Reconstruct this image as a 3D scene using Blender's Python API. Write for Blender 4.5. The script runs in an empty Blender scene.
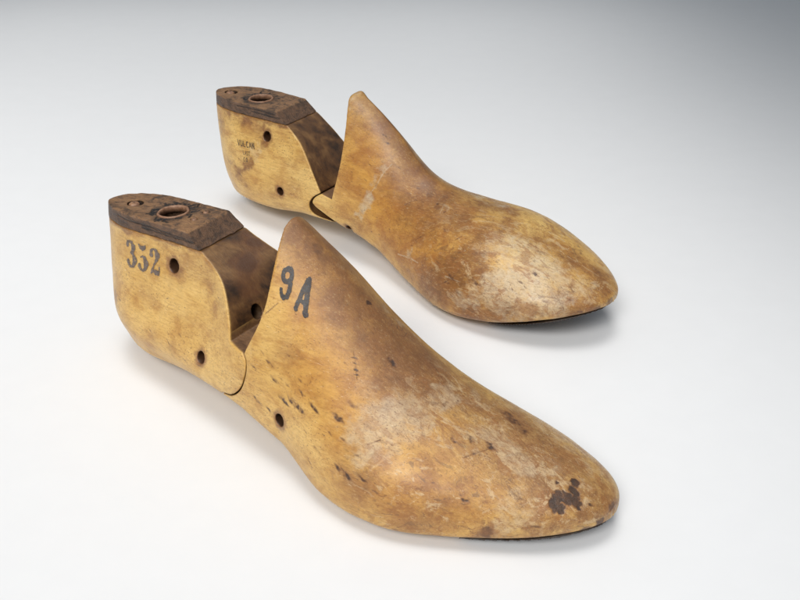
import bpy, math, numpy as np

# ------------------------------------------------------------------ scene
scn = bpy.context.scene
col = scn.collection
CAMERA_FIT = [1103.73538, 0.52197, 31.07849]
POSE = {'F': [-14.1791, 50.4703, 0.6161], 'R': [-11.2031, 67.8854, 0.6253]}
BODY = {'F': {'wn': [2.218, 2.48, 2.771, 3.241, 3.888, 4.357, 4.826, 4.739, 4.205, 3.72, 3.26], 'wf': [2.808, 3.066, 2.952, 2.85, 2.876, 3.107, 3.634, 3.901, 3.851, 3.625, 3.596], 'zt': [11.339, 10.587, 9.333, 7.085, 5.225, 4.047, 3.202, 2.596], 'zb': [0.55, 0.411, 0.719, 1.315, 1.387, 0.831, 0.078, 0.029, 0.281, 0.679, 1.154], 'ph': [0.864, 0.851, 1.044, 0.827, 0.603, 0.496, 0.45], 'xb': [0.519, 0.036, -0.261, -0.43, -0.403, -0.311, -0.3], 'yc': [-0.823, -0.141, 0.33], 'xt': [27.881], 'pq': [1.491, 1.73, 1.976, 2.096, 1.6, 1.768, 1.977, 1.985]}, 'R': {'wn': [2.021, 2.237, 2.369, 2.366, 2.389, 2.788, 3.627, 4.57, 4.849, 4.752, 4.235], 'wf': [2.972, 3.108, 2.813, 2.498, 2.348, 2.636, 3.294, 4.188, 4.452, 4.113, 3.711], 'zt': [10.777, 9.688, 8.32, 5.785, 5.027, 4.87, 4.201, 3.244], 'zb': [0.75, 0.839, 0.973, 1.37, 1.514, 0.976, 0.225, -0.011, 0.411, 1.38, 2.187], 'ph': [0.9, 0.814, 0.94, 0.827, 0.617, 0.518, 0.447], 'xb': [1.0, 0.42, -0.05, -0.42, -0.62, -0.45, -0.3], 'yc': [-0.532, -0.94, -1.405], 'xt': [28.645], 'pq': [1.457, 1.507, 2.113, 2.19, 1.441, 1.38, 2.086, 2.087]}}
MARKS = {'F': {'B': [[22.24, -1.96, 3.8, 1.3, 0.4], [24.26, -0.55, 3.31, 1.5, 0.45], [25.86, -0.87, 2.71, 1.3, 0.4], [24.01, -2.48, 2.91, 1.3, 0.35], [11.9, -0.06, 10.06, 0.6, 0.7], [14.38, 0.09, 8.29, 0.6, 0.9], [15.44, -0.11, 7.48, 0.7, 0.9], [16.48, -0.23, 6.74, 0.8, 0.9], [17.45, -0.26, 6.09, 0.9, 0.9], [18.5, -0.48, 5.48, 1.0, 0.9], [19.41, 0.07, 4.92, 0.9, 0.6], [12.2, -0.24, 9.83, 0.8, 0.8], [13.2, -0.26, 9.16, 0.7, 1.0], [12.99, -0.41, 9.26, 0.4, 0.8], [13.97, -0.07, 8.63, 0.6, 0.7], [14.96, -0.18, 7.85, 0.7, 0.7], [15.89, -0.28, 7.16, 0.9, 0.7], [17.01, -0.38, 6.4, 1.1, 0.8], [17.86, -0.09, 5.8, 1.1, 0.9], [18.05, -2.04, 5.55, 0.8, 0.5], [18.52, -1.48, 5.42, 1.3, 0.8], [18.87, -0.27, 5.25, 1.2, 0.9], [19.77, -1.21, 4.86, 1.2, 0.6], [15.75, -1.74, 6.88, 1.0, 0.35], [14.73, -1.43, 7.62, 0.8, 0.3], [21.35, 0.23, 4.17, 1.2, 0.55], [22.81, 0.28, 3.71, 1.1, 0.6], [24.26, 0.3, 3.28, 1.1, 0.5], [25.85, 0.44, 2.78, 1.1, 0.55], [27.22, 0.06, 2.22, 1.0, 0.5], [25.64, -0.47, 2.86, 0.8, 0.5], [25.04, -1.86, 2.74, 0.7, 0.45], [23.26, -1.27, 3.57, 0.8, 0.5], [20.7, -0.33, 4.47, 1.0, 0.5], [27.35, -0.99, 1.72, 0.7, 0.7], [26.56, -1.98, 1.35, 0.6, 0.8], [25.63, -2.73, 1.32, 0.6, 0.6], [24.24, -3.62, 1.09, 0.5, 0.9], [22.86, -3.98, 2.36, 0.8, 0.35], [21.43, -5.04, 1.62, 1.2, 0.3], [22.18, -4.71, 1.5, 1.0, 0.35], [25.78, -1.91, 2.35, 0.6, 0.5], [27.71, 0.22, 1.83, 0.6, 0.6], [19.27, -5.48, 2.17, 1.0, 0.4], [18.44, -5.39, 2.49, 0.8, 0.4], [8.16, -1.76, 7.58, 0.7, 0.8], [7.92, -1.99, 6.41, 0.5, 0.35], [9.1, -2.58, 5.76, 0.5, 0.3], [5.82, -1.73, 6.53, 0.5, 0.6], [1.16, -1.88, 3.43, 0.35, 0.7], [1.97, -2.32, 2.75, 0.3, 0.5], [4.65, -2.81, 2.96, 0.4, 0.3], [6.07, -3.0, 3.0, 0.4, 0.3], [11.77, -3.93, 3.73, 0.5, 0.2], [2.28, -1.29, 7.6, 0.6, 0.25], [4.84, -1.45, 7.6, 0.5, 0.3], [6.63, -1.68, 7.08, 0.6, 0.3], [3.98, -2.21, 4.41, 0.8, 0.2], [6.86, -2.63, 4.21, 0.7, 0.15], [14.0, -3.33, 5.81, 0.8, 0.25]], 'P': [[19.14, -3.55, 4.44, 1.0, 0.8], [18.55, -4.33, 4.06, 0.8, 0.8], [19.76, -2.67, 4.58, 0.8, 0.7], [20.44, -1.46, 4.56, 0.6, 0.8], [18.85, -4.89, 3.38, 0.5, 0.7], [19.58, -3.47, 4.33, 1.2, 0.5], [20.57, -0.53, 4.54, 0.5, 0.8], [22.9, -1.31, 3.69, 0.8, 0.5], [23.74, -1.11, 3.43, 0.6, 0.7], [24.33, -1.46, 3.15, 0.6, 0.7], [24.85, -1.54, 2.94, 0.5, 0.7], [25.28, -0.84, 2.93, 0.6, 0.5], [24.96, -2.85, 2.09, 0.6, 0.6], [25.67, -2.47, 1.93, 0.6, 0.5], [24.61, -3.36, 1.51, 0.7, 0.5], [22.14, -1.43, 3.94, 0.9, 0.4], [19.87, -0.62, 4.82, 0.4, 0.8], [19.88, -0.01, 4.74, 0.4, 0.7], [21.04, 0.32, 4.25, 0.6, 0.4], [24.74, 1.19, 2.95, 0.8, 0.4], [26.31, 0.91, 2.53, 0.8, 0.4], [26.81, -1.66, 1.67, 0.6, 0.3], [14.76, -4.58, 1.34, 0.6, 0.3], [1.52, -1.66, 5.05, 0.6, 0.3], [15.91, 0.92, 6.65, 0.5, 0.7], [16.77, 0.85, 6.11, 0.5, 0.6], [17.4, 1.11, 5.53, 0.4, 0.6], [14.04, 0.18, 8.54, 0.3, 0.4], [11.87, -3.54, 5.39, 0.5, 0.3], [16.81, -4.93, 3.26, 0.6, 0.2], [27.14, -0.64, 2.14, 0.5, 0.5]], 'D': [[26.41, -1.33, 2.31, 0.27, 1.2], [26.59, -0.92, 2.38, 0.2, 1.2], [26.18, -1.57, 2.32, 0.25, 1.2], [26.37, -0.53, 2.57, 0.17, 1.3], [26.47, -0.88, 2.45, 0.2, 1.3], [26.8, -1.13, 2.16, 0.22, 1.3], [27.0, -1.21, 1.96, 0.16, 1.2], [26.45, -1.33, 2.28, 0.26, 1.3], [26.08, -1.49, 2.42, 0.24, 1.2], [26.13, -1.8, 2.2, 0.24, 1.2], [26.42, -1.73, 2.04, 0.15, 1.0], [25.8, -1.04, 2.7, 0.1, 1.0], [15.81, -0.1, 7.2, 0.16, 1.1], [13.23, -0.3, 9.13, 0.3, 0.6], [12.81, -0.45, 9.37, 0.25, 0.4], [13.53, -0.34, 8.9, 0.25, 0.5], [24.24, -3.62, 1.09, 0.3, 0.6], [27.82, 0.05, 1.63, 0.2, 0.7], [27.66, -0.62, 1.25, 0.2, 0.9], [27.27, -1.14, 1.05, 0.2, 0.7]], 'S': [[13.15, -3.72, 5.01, 0.16, 0.8], [13.57, -3.93, 4.43, 0.18, 0.9], [14.19, -4.18, 3.78, 0.2, 1.0], [14.4, -4.23, 3.79, 0.15, 1.0], [15.17, -4.34, 3.96, 0.28, 1.1], [14.77, -4.26, 3.96, 0.2, 0.9], [16.08, -4.37, 4.21, 0.2, 1.1], [15.0, -3.88, 4.91, 0.12, 0.8], [12.27, -3.81, 4.55, 0.14, 0.8], [12.59, -4.12, 3.1, 0.18, 0.8], [13.38, -4.23, 2.95, 0.16, 0.8], [13.87, -3.87, 4.62, 0.1, 0.7], [17.32, -4.36, 4.26, 0.22, 0.9], [17.67, -3.79, 4.77, 0.14, 0.7], [18.16, -5.36, 2.54, 0.22, 1.0], [18.55, -5.39, 2.49, 0.22, 1.0], [19.26, -5.32, 2.61, 0.14, 0.8], [16.76, -5.1, 2.78, 0.16, 0.9], [18.03, -1.48, 5.69, 0.18, 1.1], [16.81, -2.46, 5.99, 0.07, 1.0], [16.96, -2.62, 5.84, 0.08, 1.0], [17.1, -2.78, 5.68, 0.08, 1.0], [17.25, -2.94, 5.53, 0.06, 1.0], [23.21, -3.78, 2.34, 0.12, 1.0], [22.99, -1.61, 3.61, 0.16, 1.0], [22.77, -2.26, 3.52, 0.12, 0.9], [21.74, -2.38, 3.89, 0.1, 1.0], [22.22, -1.92, 3.82, 0.12, 0.8], [22.54, 0.58, 3.73, 0.2, 0.8], [22.95, 0.39, 3.65, 0.22, 0.9], [23.43, 0.14, 3.54, 0.2, 0.8], [27.27, -0.72, 2.01, 0.12, 0.9], [25.78, -2.61, 1.46, 0.15, 0.7], [24.95, -2.47, 2.44, 0.1, 0.6], [14.35, -3.99, 4.47, 0.1, 0.7], [15.17, -4.11, 4.5, 0.12, 0.8], [12.88, -4.07, 3.67, 0.1, 0.7], [17.21, -4.76, 3.69, 0.1, 0.7], [17.91, -4.78, 3.65, 0.12, 0.7], [16.39, -5.16, 2.07, 0.1, 0.6], [4.47, -2.74, 3.14, 0.08, 0.7], [5.9, -2.95, 3.09, 0.1, 0.7], [6.67, -2.84, 3.69, 0.08, 0.5], [5.18, -2.89, 2.34, 0.08, 0.5], [1.72, -2.09, 3.6, 0.1, 0.8], [9.73, -2.58, 6.49, 0.1, 0.9], [13.97, -3.44, 5.61, 0.1, 0.4], [12.6, -3.59, 5.33, 0.1, 0.5], [15.87, -4.78, 3.17, 0.1, 0.6], [17.4, -5.43, 1.76, 0.1, 0.6], [19.93, -5.35, 2.29, 0.12, 0.6], [20.62, -5.29, 1.91, 0.1, 0.6], [21.56, -4.53, 2.62, 0.1, 0.5], [21.92, -3.66, 3.22, 0.1, 0.5]], 'O': [[12.93, -1.18, 8.89, 2.0, 0.7], [14.94, -1.72, 7.33, 2.0, 0.8], [16.69, -2.64, 5.95, 2.2, 0.7], [18.63, -2.49, 5.12, 2.0, 0.7], [15.9, -3.7, 5.22, 1.6, 0.4], [18.06, -3.81, 4.64, 1.5, 0.4], [21.26, -4.11, 3.22, 2.0, 0.5], [22.89, -3.67, 2.67, 1.6, 0.35], [20.96, -5.07, 2.18, 2.0, 0.5], [23.69, -3.43, 2.39, 1.6, 0.3], [12.46, -4.11, 3.04, 1.0, 0.2], [18.36, -4.91, 3.42, 1.5, 0.3]]}, 'R': {'O': [[12.02, -0.96, 7.84, 1.6, 0.8], [13.08, -1.44, 6.4, 2.0, 0.9], [12.87, -2.15, 4.72, 1.8, 0.8], [14.54, -2.46, 4.02, 2.0, 0.9], [16.2, -3.3, 2.94, 2.0, 0.9], [15.6, -1.0, 5.64, 1.6, 0.9], [17.76, -2.61, 4.36, 2.0, 1.0], [18.18, -4.16, 2.64, 2.0, 0.9], [20.15, -5.08, 1.81, 1.6, 0.8], [11.62, -1.93, 5.58, 1.5, 0.6], [11.93, -2.39, 3.6, 1.2, 0.4], [20.48, -2.75, 4.58, 1.8, 0.6], [22.83, -5.27, 1.57, 1.5, 0.7], [26.93, -1.04, 3.41, 1.8, 0.5], [11.13, -0.72, 8.79, 1.0, 0.3]], 'B': [[20.18, -5.1, 1.21, 1.0, 0.9], [22.28, -5.33, 0.66, 0.8, 0.9], [20.44, -4.6, 3.22, 1.0, 0.7], [23.72, -5.18, 1.34, 0.8, 0.9], [25.54, -4.74, 1.77, 0.8, 0.8], [27.6, -3.72, 1.99, 0.8, 0.7], [19.23, -4.71, 2.28, 1.0, 0.6], [11.81, 0.2, 9.03, 0.8, 0.7], [13.18, -0.1, 8.14, 0.9, 0.7], [14.34, -0.23, 7.04, 1.0, 0.7], [15.45, -0.31, 6.1, 1.0, 0.8], [16.64, -1.0, 5.29, 1.0, 0.9], [17.87, -1.61, 4.93, 1.0, 0.8], [19.31, -2.46, 4.61, 1.0, 0.6], [16.03, -2.1, 4.61, 1.4, 0.5], [17.77, -3.1, 3.94, 1.2, 0.5], [14.47, -1.4, 5.8, 1.0, 0.35], [12.02, -0.96, 7.84, 0.8, 0.25], [21.12, -5.1, 2.44, 1.1, 0.9], [19.61, -4.79, 2.43, 1.0, 0.8], [18.91, -4.7, 1.23, 0.8, 0.6], [22.46, -4.79, 3.16, 0.8, 0.7], [22.23, -5.3, 1.37, 0.9, 0.7], [23.98, -5.15, 1.78, 0.9, 0.6], [21.37, -4.1, 3.9, 0.9, 0.5], [21.47, -2.81, 4.59, 1.0, 0.55], [22.16, -1.38, 4.82, 0.9, 0.5], [23.98, -1.28, 4.41, 1.0, 0.5], [25.8, -1.21, 3.85, 1.0, 0.6], [27.38, -0.95, 3.22, 0.9, 0.7], [28.25, -1.45, 2.82, 0.8, 0.8], [28.01, -2.97, 2.55, 0.8, 0.7], [26.72, -3.83, 2.81, 0.9, 0.5], [19.64, -0.43, 4.96, 0.9, 0.6], [21.06, -0.09, 4.92, 0.9, 0.5], [17.79, -0.69, 5.18, 0.7, 0.6], [16.97, -3.88, 1.51, 1.0, 0.4], [15.47, -3.26, 2.38, 1.0, 0.2], [1.37, -1.25, 6.65, 0.6, 0.7], [2.94, -1.39, 6.57, 0.5, 0.8], [4.07, -1.45, 6.45, 0.5, 0.6], [4.83, -1.63, 5.77, 0.5, 0.6], [2.53, -1.95, 3.52, 0.4, 1.1], [2.78, -2.03, 3.2, 0.35, 1.1], [3.08, -2.02, 3.74, 0.3, 0.8], [3.52, -2.02, 3.92, 0.4, 1.1], [3.67, -1.97, 4.21, 0.25, 0.8], [1.91, -1.77, 3.78, 0.3, 0.5], [0.67, -1.17, 5.67, 0.4, 0.5], [7.67, -1.79, 5.2, 0.5, 0.3], [7.08, -2.15, 3.53, 0.8, 0.25], [5.44, -2.23, 2.45, 0.8, 0.25], [9.27, -2.08, 4.4, 0.3, 0.4], [3.2, -2.08, 2.5, 0.5, 0.4], [12.37, -2.52, 2.47, 0.6, 0.3], [10.73, -0.66, 9.29, 0.3, 0.3]], 'P': [[23.99, -4.76, 2.93, 1.2, 0.9], [25.08, -4.11, 3.29, 1.1, 0.8], [24.21, -4.46, 3.22, 0.9, 1.1], [23.48, -4.65, 3.19, 0.7, 1.0], [24.67, -3.95, 3.5, 0.8, 0.9], [23.13, -5.04, 2.65, 0.5, 0.8], [24.83, -2.72, 3.96, 0.8, 0.8], [25.7, -2.64, 3.72, 0.8, 0.7], [26.94, -2.68, 3.25, 0.8, 0.5], [23.42, -2.42, 4.41, 1.0, 0.6], [22.18, -5.25, 2.07, 0.6, 0.9], [25.85, -4.35, 2.77, 0.9, 0.7], [26.81, -3.96, 2.61, 0.8, 0.5], [22.37, -2.74, 4.53, 0.9, 0.4], [18.83, 0.63, 4.9, 0.7, 0.6], [20.44, 0.39, 4.87, 0.6, 0.6], [13.34, -2.3, 4.27, 0.5, 0.7], [12.92, -2.43, 3.76, 0.4, 0.7], [12.52, -2.5, 3.22, 0.4, 0.6], [13.45, -1.86, 5.4, 0.4, 0.5], [13.73, -1.35, 6.22, 0.4, 0.5], [18.39, -2.06, 4.75, 0.4, 0.5], [17.27, -3.83, 2.53, 0.4, 0.5], [21.57, -5.28, 1.75, 0.5, 0.5], [10.94, -0.45, 9.45, 0.4, 0.6], [24.77, -4.98, 1.98, 0.8, 0.4], [7.46, -1.46, 6.52, 0.3, 0.5], [4.03, -1.82, 4.98, 0.8, 0.4], [21.75, -3.73, 4.16, 0.6, 0.4], [27.82, -2.11, 2.98, 0.5, 0.4]], 'D': [[28.47, -2.67, 2.15, 0.3, 0.6], [28.6, -1.82, 2.33, 0.3, 0.6], [16.83, -1.28, 5.14, 0.25, 0.5], [17.72, -1.88, 4.8, 0.2, 0.5], [28.31, -3.47, 2.12, 0.2, 0.6], [21.52, -5.05, 2.68, 0.2, 0.3], [17.71, -0.97, 5.13, 0.2, 0.5]], 'S': [[13.17, -0.58, 7.68, 0.1, 0.9], [13.48, -0.71, 7.3, 0.1, 0.8], [13.5, -0.05, 7.89, 0.08, 0.6], [19.06, -3.05, 4.29, 0.1, 0.6], [17.81, -2.5, 4.45, 0.15, 0.6], [17.66, -1.68, 4.89, 0.15, 0.8], [18.4, -1.98, 4.78, 0.12, 0.6], [15.98, -1.24, 5.33, 0.12, 0.6], [21.74, -4.91, 2.98, 0.2, 0.6], [20.66, -4.91, 2.76, 0.25, 0.7], [22.33, -4.96, 2.9, 0.2, 0.7], [22.37, -2.74, 4.53, 0.12, 0.5], [25.03, -3.55, 3.62, 0.1, 0.9], [24.57, -4.26, 3.31, 0.08, 0.8], [24.89, -4.29, 3.19, 0.08, 0.8], [24.34, -4.65, 2.99, 0.07, 0.8], [27.13, -3.52, 2.81, 0.12, 0.8], [26.15, -4.26, 2.71, 0.12, 0.7], [27.69, -3.39, 2.23, 0.15, 0.7], [12.86, -1.62, 6.1, 0.08, 0.6], [12.75, -1.98, 5.26, 0.08, 0.6], [15.73, -2.16, 4.55, 0.08, 0.5], [11.39, -1.6, 6.66, 0.06, 0.6], [11.78, -1.95, 5.5, 0.06, 0.6], [12.53, -2.18, 4.64, 0.06, 0.6], [2.77, -1.93, 4.04, 0.1, 0.9], [2.88, -2.05, 3.09, 0.1, 0.9], [1.05, -1.21, 6.44, 0.1, 0.7], [3.89, -2.06, 3.82, 0.07, 0.6], [16.2, -3.3, 2.94, 0.09, 0.6], [5.84, -2.1, 3.86, 0.06, 0.4], [6.91, -1.84, 5.03, 0.06, 0.4], [15.25, -2.96, 3.15, 0.1, 0.6]]}}

# ------------------------------------------------------------------ maths (all shape work is in centimetres, meshes are written in metres)
def spl(xk, yk):
    xk = np.asarray(xk, float); yk = np.asarray(yk, float)
    h = np.diff(xk); d = np.diff(yk) / h
    m = np.empty_like(yk); m[1:-1] = (d[:-1]*h[1:] + d[1:]*h[:-1]) / (h[:-1] + h[1:]); m[0] = d[0]; m[-1] = d[-1]
    def f(x):
        x = np.clip(x, xk[0], xk[-1]); i = np.clip(np.searchsorted(xk, x) - 1, 0, len(xk) - 2)
        t = (x - xk[i]) / h[i]; t2 = t*t; t3 = t2*t
        return (2*t3-3*t2+1)*yk[i] + (t3-2*t2+t)*h[i]*m[i] + (-2*t3+3*t2)*yk[i+1] + (t3-t2)*h[i]*m[i+1]
    return f

XW = [0, 2.5, 5, 8, 11, 14, 17, 20, 23, 26, 28.5]
XT = [9, 11, 13, 16, 19, 22, 25, 28.5]
XB = [0, 2, 5, 8, 11, 14, 17, 20, 23, 26, 28.5]
ZH = [0, 1, 2.5, 4.5, 6.5, 8.3, 10.5]
ZX = [0, 1.5, 3, 5, 7, 9, 11]

def sst(a, b, x):
    t = np.clip((x - a) / (b - a), 0, 1); return t*t*(3 - 2*t)

def body(P, x, y, z):
    """Implicit foot form: negative inside. x heel to toe, y across, z up."""
    xt = P['xt'][0]
    y = y - spl([14, 20, 25, 28.5], [0, *P['yc']])(x)
    u = np.clip((x - 17) / (xt - 17), 0, 1)
    tw = np.sqrt(np.maximum(1 - u**3.0, 1e-4)); th = np.sqrt(np.maximum(1 - u**7, 1e-4))
    wn = spl(XW, P['wn'])(x); wf = spl(XW, P['wf'])(x)
    near = y < 0
    zb = spl(XB, P['zb'])(x); zt0 = spl(XT, P['zt'])(x)
    zw = zb + .30*np.minimum(zt0 - zb, 5.0)*(1 - .2*u); zt = zw + (zt0 - zw)*th
    W = np.where(near, wn, wf)*tw
    p = spl([10, 15, 20, 26], P['pq'][:4])(x); q = spl([10, 15, 20, 26], P['pq'][4:])(x)
    ay = np.abs(y) / W
    t = np.clip((z - zw) / (zt - zw), 0, None); s = np.clip((zw - z) / (zw - zb), 0, None)
    fore = np.where(z > zw, ay**q + t**p - 1, ay**2.4 + s**5 - 1)
    xb = spl(ZX, P['xb'])(z); L = spl([0, 3, 8, 11], [4.2, 3.8, 3.0, 2.8])(z)
    uh = (x - xb) / L; k = np.sqrt(np.clip(1 - (1 - np.clip(uh, 0, 1))**2.2, 1e-4, 1))
    ph = spl(ZH, P['ph'])(z)
    Wh = np.where(near, wn, wf)*ph*k
    sh = np.clip((zb + .9 - z) / .9, 0, None)
    heel = np.abs(y)/Wh - 1 + sh**3*.5
    heel = np.where(uh < 0, np.maximum(heel, 1 - uh), heel); heel = np.maximum(heel, (zb - z)/1.5)
    b = sst(7.5, 11.5, x)
    f = heel*(1 - b) + fore*b
    return np.maximum(f, (x - xt)/1.5)

def vnoise(x, y, z, seed=0):
    """Trilinear value noise in -1..1."""
    x, y, z = np.broadcast_arrays(np.asarray(x, np.float32), np.asarray(y, np.float32), np.asarray(z, np.float32))
    xi = np.floor(x).astype(np.int32); yi = np.floor(y).astype(np.int32); zi = np.floor(z).astype(np.int32)
    fx = x - xi; fy = y - yi; fz = z - zi
    fx = fx*fx*(3-2*fx); fy = fy*fy*(3-2*fy); fz = fz*fz*(3-2*fz)
    def h(a, b, c):
        n = (a*73856093 ^ b*19349663 ^ c*83492791 ^ (seed*2654435 + 97)) & 0x7fffffff
        n = ((n >> 13) ^ n) & 0x7fffffff
        n = (n*(n*15731 & 0xffff) + 789221 + n) & 0x7fffffff
        return ((n >> 4) & 0xffff).astype(np.float32)/32767.5 - 1
    with np.errstate(over='ignore'):
        r = 0
        for dx in (0, 1):
            for dy in (0, 1):
                for dz in (0, 1):
                    w = (fx if dx else 1-fx)*(fy if dy else 1-fy)*(fz if dz else 1-fz)
                    r = r + w*h(xi+dx, yi+dy, zi+dz)
    return r

def fbm(x, y, z, seed=0, o=3):
    r = 0; a = 1; s = 0
    for i in range(o):
        x, y, z = .64*x + .60*y - .48*z + 5.3, -.768*x + .50*y - .40*z + 1.7, .0*x + .62*y + .78*z + 9.1
        r = r + a*vnoise(x*2**i, y*2**i, z*2**i, seed + 7*i); s += a; a *= .5
    return r/s

def poly_sd(pts, X, Z):
    """Signed distance in the side plane to a polygon, negative inside."""
    pts = np.asarray(pts, float); d = np.full(X.shape, 1e9); ins = np.zeros(X.shape, bool)
    n = len(pts)
    for i in range(n):
        a = pts[i]; b = pts[(i+1) % n]; e = b - a; wx = X - a[0]; wz = Z - a[1]
        t = np.clip((wx*e[0] + wz*e[1]) / (e@e), 0, 1)
        d = np.minimum(d, (wx - t*e[0])**2 + (wz - t*e[1])**2)
        c = ((a[1] > Z) != (b[1] > Z))
        with np.errstate(divide='ignore', invalid='ignore'):
            xc = a[0] + (Z - a[1])*(e[0])/(e[1] if e[1] != 0 else 1e-12)
        ins ^= c & (X < xc)
    return np.where(ins, -1, 1)*np.sqrt(d)

def smooth_curve(pts, n=6):
    """Catmull-Rom through the points."""
    p = np.asarray(pts, float); p = np.vstack([2*p[0]-p[1], p, 2*p[-1]-p[-2]]); out = []
    for i in range(1, len(p)-2):
        for t in np.linspace(0, 1, n, endpoint=False):
            out.append(.5*((2*p[i]) + (-p[i-1]+p[i+1])*t + (2*p[i-1]-5*p[i]+4*p[i+1]-p[i+2])*t*t + (-p[i-1]+3*p[i]-3*p[i+1]+p[i+2])*t**3))
    out.append(p[-2]); return [tuple(o) for o in out]

def smax(a, b, k):
    h = np.clip(.5 + .5*(a - b)/k, 0, 1)
    return b + (a - b)*h + k*h*(1 - h)

def surface_nets(F, org, st):
    nx, ny, nz = F.shape
    S = F < 0
    c = S[:-1, :-1, :-1].astype(np.int8)
    for dx in (0, 1):
        for dy in (0, 1):
            for dz in (0, 1):
                if dx+dy+dz: c = c + S[dx:nx-1+dx, dy:ny-1+dy, dz:nz-1+dz]
    act = (c > 0) & (c < 8)
    idx = np.full(act.shape, -1, np.int64); I, J, K = np.nonzero(act); n = len(I); idx[I, J, K] = np.arange(n)
    acc = np.zeros((n, 3)); cnt = np.zeros(n)
    cor = [(0,0,0),(1,0,0),(0,1,0),(1,1,0),(0,0,1),(1,0,1),(0,1,1),(1,1,1)]
    val = [F[I+a, J+b, K+d] for a, b, d in cor]
    for i in range(8):
        for j in range(i+1, 8):
            df = [cor[j][k]-cor[i][k] for k in range(3)]
            if sum(abs(v) for v in df) != 1: continue
            a = val[i]; b = val[j]; m = (a < 0) != (b < 0)
            t = np.where(m, a/np.where(m, a-b, 1), 0)
            for k in range(3): acc[:, k] += np.where(m, cor[i][k] + t*df[k], 0)
            cnt += m
    V = (acc/cnt[:, None] + np.stack([I, J, K], 1))*st + org
    Q = []
    for ax in range(3):
        o = [(slice(1, -1), slice(1, -1), slice(1, -1))]
        A = S[:-1, 1:-1, 1:-1] if ax == 0 else S[1:-1, :-1, 1:-1] if ax == 1 else S[1:-1, 1:-1, :-1]
        B = S[1:, 1:-1, 1:-1] if ax == 0 else S[1:-1, 1:, 1:-1] if ax == 1 else S[1:-1, 1:-1, 1:]
        i, j, k = np.nonzero(A != B); flip = A[i, j, k]
        if ax == 0: j = j+1; k = k+1; q = [idx[i, j-1, k-1], idx[i, j, k-1], idx[i, j, k], idx[i, j-1, k]]
        elif ax == 1: i = i+1; k = k+1; q = [idx[i-1, j, k-1], idx[i-1, j, k], idx[i, j, k], idx[i, j, k-1]]
        else: i = i+1; j = j+1; q = [idx[i-1, j-1, k], idx[i, j-1, k], idx[i, j, k], idx[i-1, j, k]]
        q = np.stack(q, 1); q[~flip] = q[~flip][:, ::-1]; Q.append(q)
    return V, np.vstack(Q)

# ------------------------------------------------------------------ objects
def link(name, V, Q, mat, parent=None, smooth=True):
    me = bpy.data.meshes.new(name)
    V = np.asarray(V, np.float32)*.01
    if isinstance(Q, np.ndarray) and Q.shape[1] == 4:
        me.vertices.add(len(V)); me.vertices.foreach_set('co', V.ravel())
        me.loops.add(Q.size); me.loops.foreach_set('vertex_index', Q.ravel().astype(np.int32))
        me.polygons.add(len(Q)); me.polygons.foreach_set('loop_start', np.arange(0, Q.size, 4, dtype=np.int32))
        me.update(calc_edges=True)
    else:
        me.from_pydata([tuple(map(float, v)) for v in V], [], [tuple(int(i) for i in q) for q in Q])
    me.polygons.foreach_set('use_smooth', np.full(len(me.polygons), smooth))
    me.materials.append(mat); me.update(); me.validate()
    o = bpy.data.objects.new(name, me); col.objects.link(o)
    if parent: o.parent = parent
    return o

def set_attr(o, name, C):
    a = o.data.color_attributes.new(name, 'FLOAT_COLOR', 'POINT')
    C = np.concatenate([C, np.ones((len(C), 4 - C.shape[1]))], 1).astype(np.float32)
    a.data.foreach_set('color', C.ravel())

# ------------------------------------------------------------------ materials
class NT:
    def __init__(self, name):
        self.m = bpy.data.materials.new(name); self.m.use_nodes = True
        self.t = self.m.node_tree; self.t.nodes.clear()
        self.out = self.n('ShaderNodeOutputMaterial'); self.b = self.n('ShaderNodeBsdfPrincipled')
        self.l(self.b.outputs[0], self.out.inputs[0])
    def n(self, k, **p):
        o = self.t.nodes.new(k)
        for a, v in p.items(): setattr(o, a, v)
        return o
    def l(self, a, b): self.t.links.new(a, b)
    def put(self, s, v):
        if hasattr(v, 'is_output'): self.l(v, s)
        elif isinstance(v, (tuple, list)) and len(v) == 3 and s.type == 'RGBA': s.default_value = (*v, 1)
        else: s.default_value = v
    def coords(self, scale, rot=(0, 0, 0)):
        tc = self.n('ShaderNodeTexCoord'); mp = self.n('ShaderNodeMapping')
        mp.inputs['Scale'].default_value = tuple(100*s for s in scale); mp.inputs['Rotation'].default_value = rot
        self.l(tc.outputs['Object'], mp.inputs[0]); return mp.outputs[0]
    def noise(self, co, s=1, d=4, r=.55, dist=0, loc=None):
        o = self.n('ShaderNodeTexNoise'); self.l(co, o.inputs['Vector'])
        for k, v in (('Scale', s), ('Detail', d), ('Roughness', r), ('Distortion', dist)): o.inputs[k].default_value = v
        return o.outputs['Fac']
    def ramp(self, f, stops):
        o = self.n('ShaderNodeValToRGB'); self.l(f, o.inputs[0]); e = o.color_ramp.elements
        while len(e) < len(stops): e.new(.5)
        for i, (p, c) in enumerate(stops): e[i].position = p; e[i].color = (*c, 1) if isinstance(c, tuple) else (c, c, c, 1)
        return o.outputs[0]
    def mix(self, f, a, b, mode='MIX'):
        o = self.n('ShaderNodeMix', data_type='RGBA', blend_type=mode); self.put(o.inputs[0], f); self.put(o.inputs[6], a); self.put(o.inputs[7], b)
        return o.outputs[2]
    def math(self, op, a, b=0., clamp=False):
        o = self.n('ShaderNodeMath', operation=op, use_clamp=clamp); self.put(o.inputs[0], a); self.put(o.inputs[1], b); return o.outputs[0]
    def attr(self, name):
        a = self.n('ShaderNodeAttribute', attribute_name=name); s = self.n('ShaderNodeSeparateColor'); self.l(a.outputs['Color'], s.inputs[0]); return s.outputs
    def bump(self, h, st, d=.0005):
        o = self.n('ShaderNodeBump'); o.inputs['Strength'].default_value = st; o.inputs['Distance'].default_value = d
        self.l(h, o.inputs['Height']); self.l(o.outputs[0], self.b.inputs['Normal'])

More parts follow.
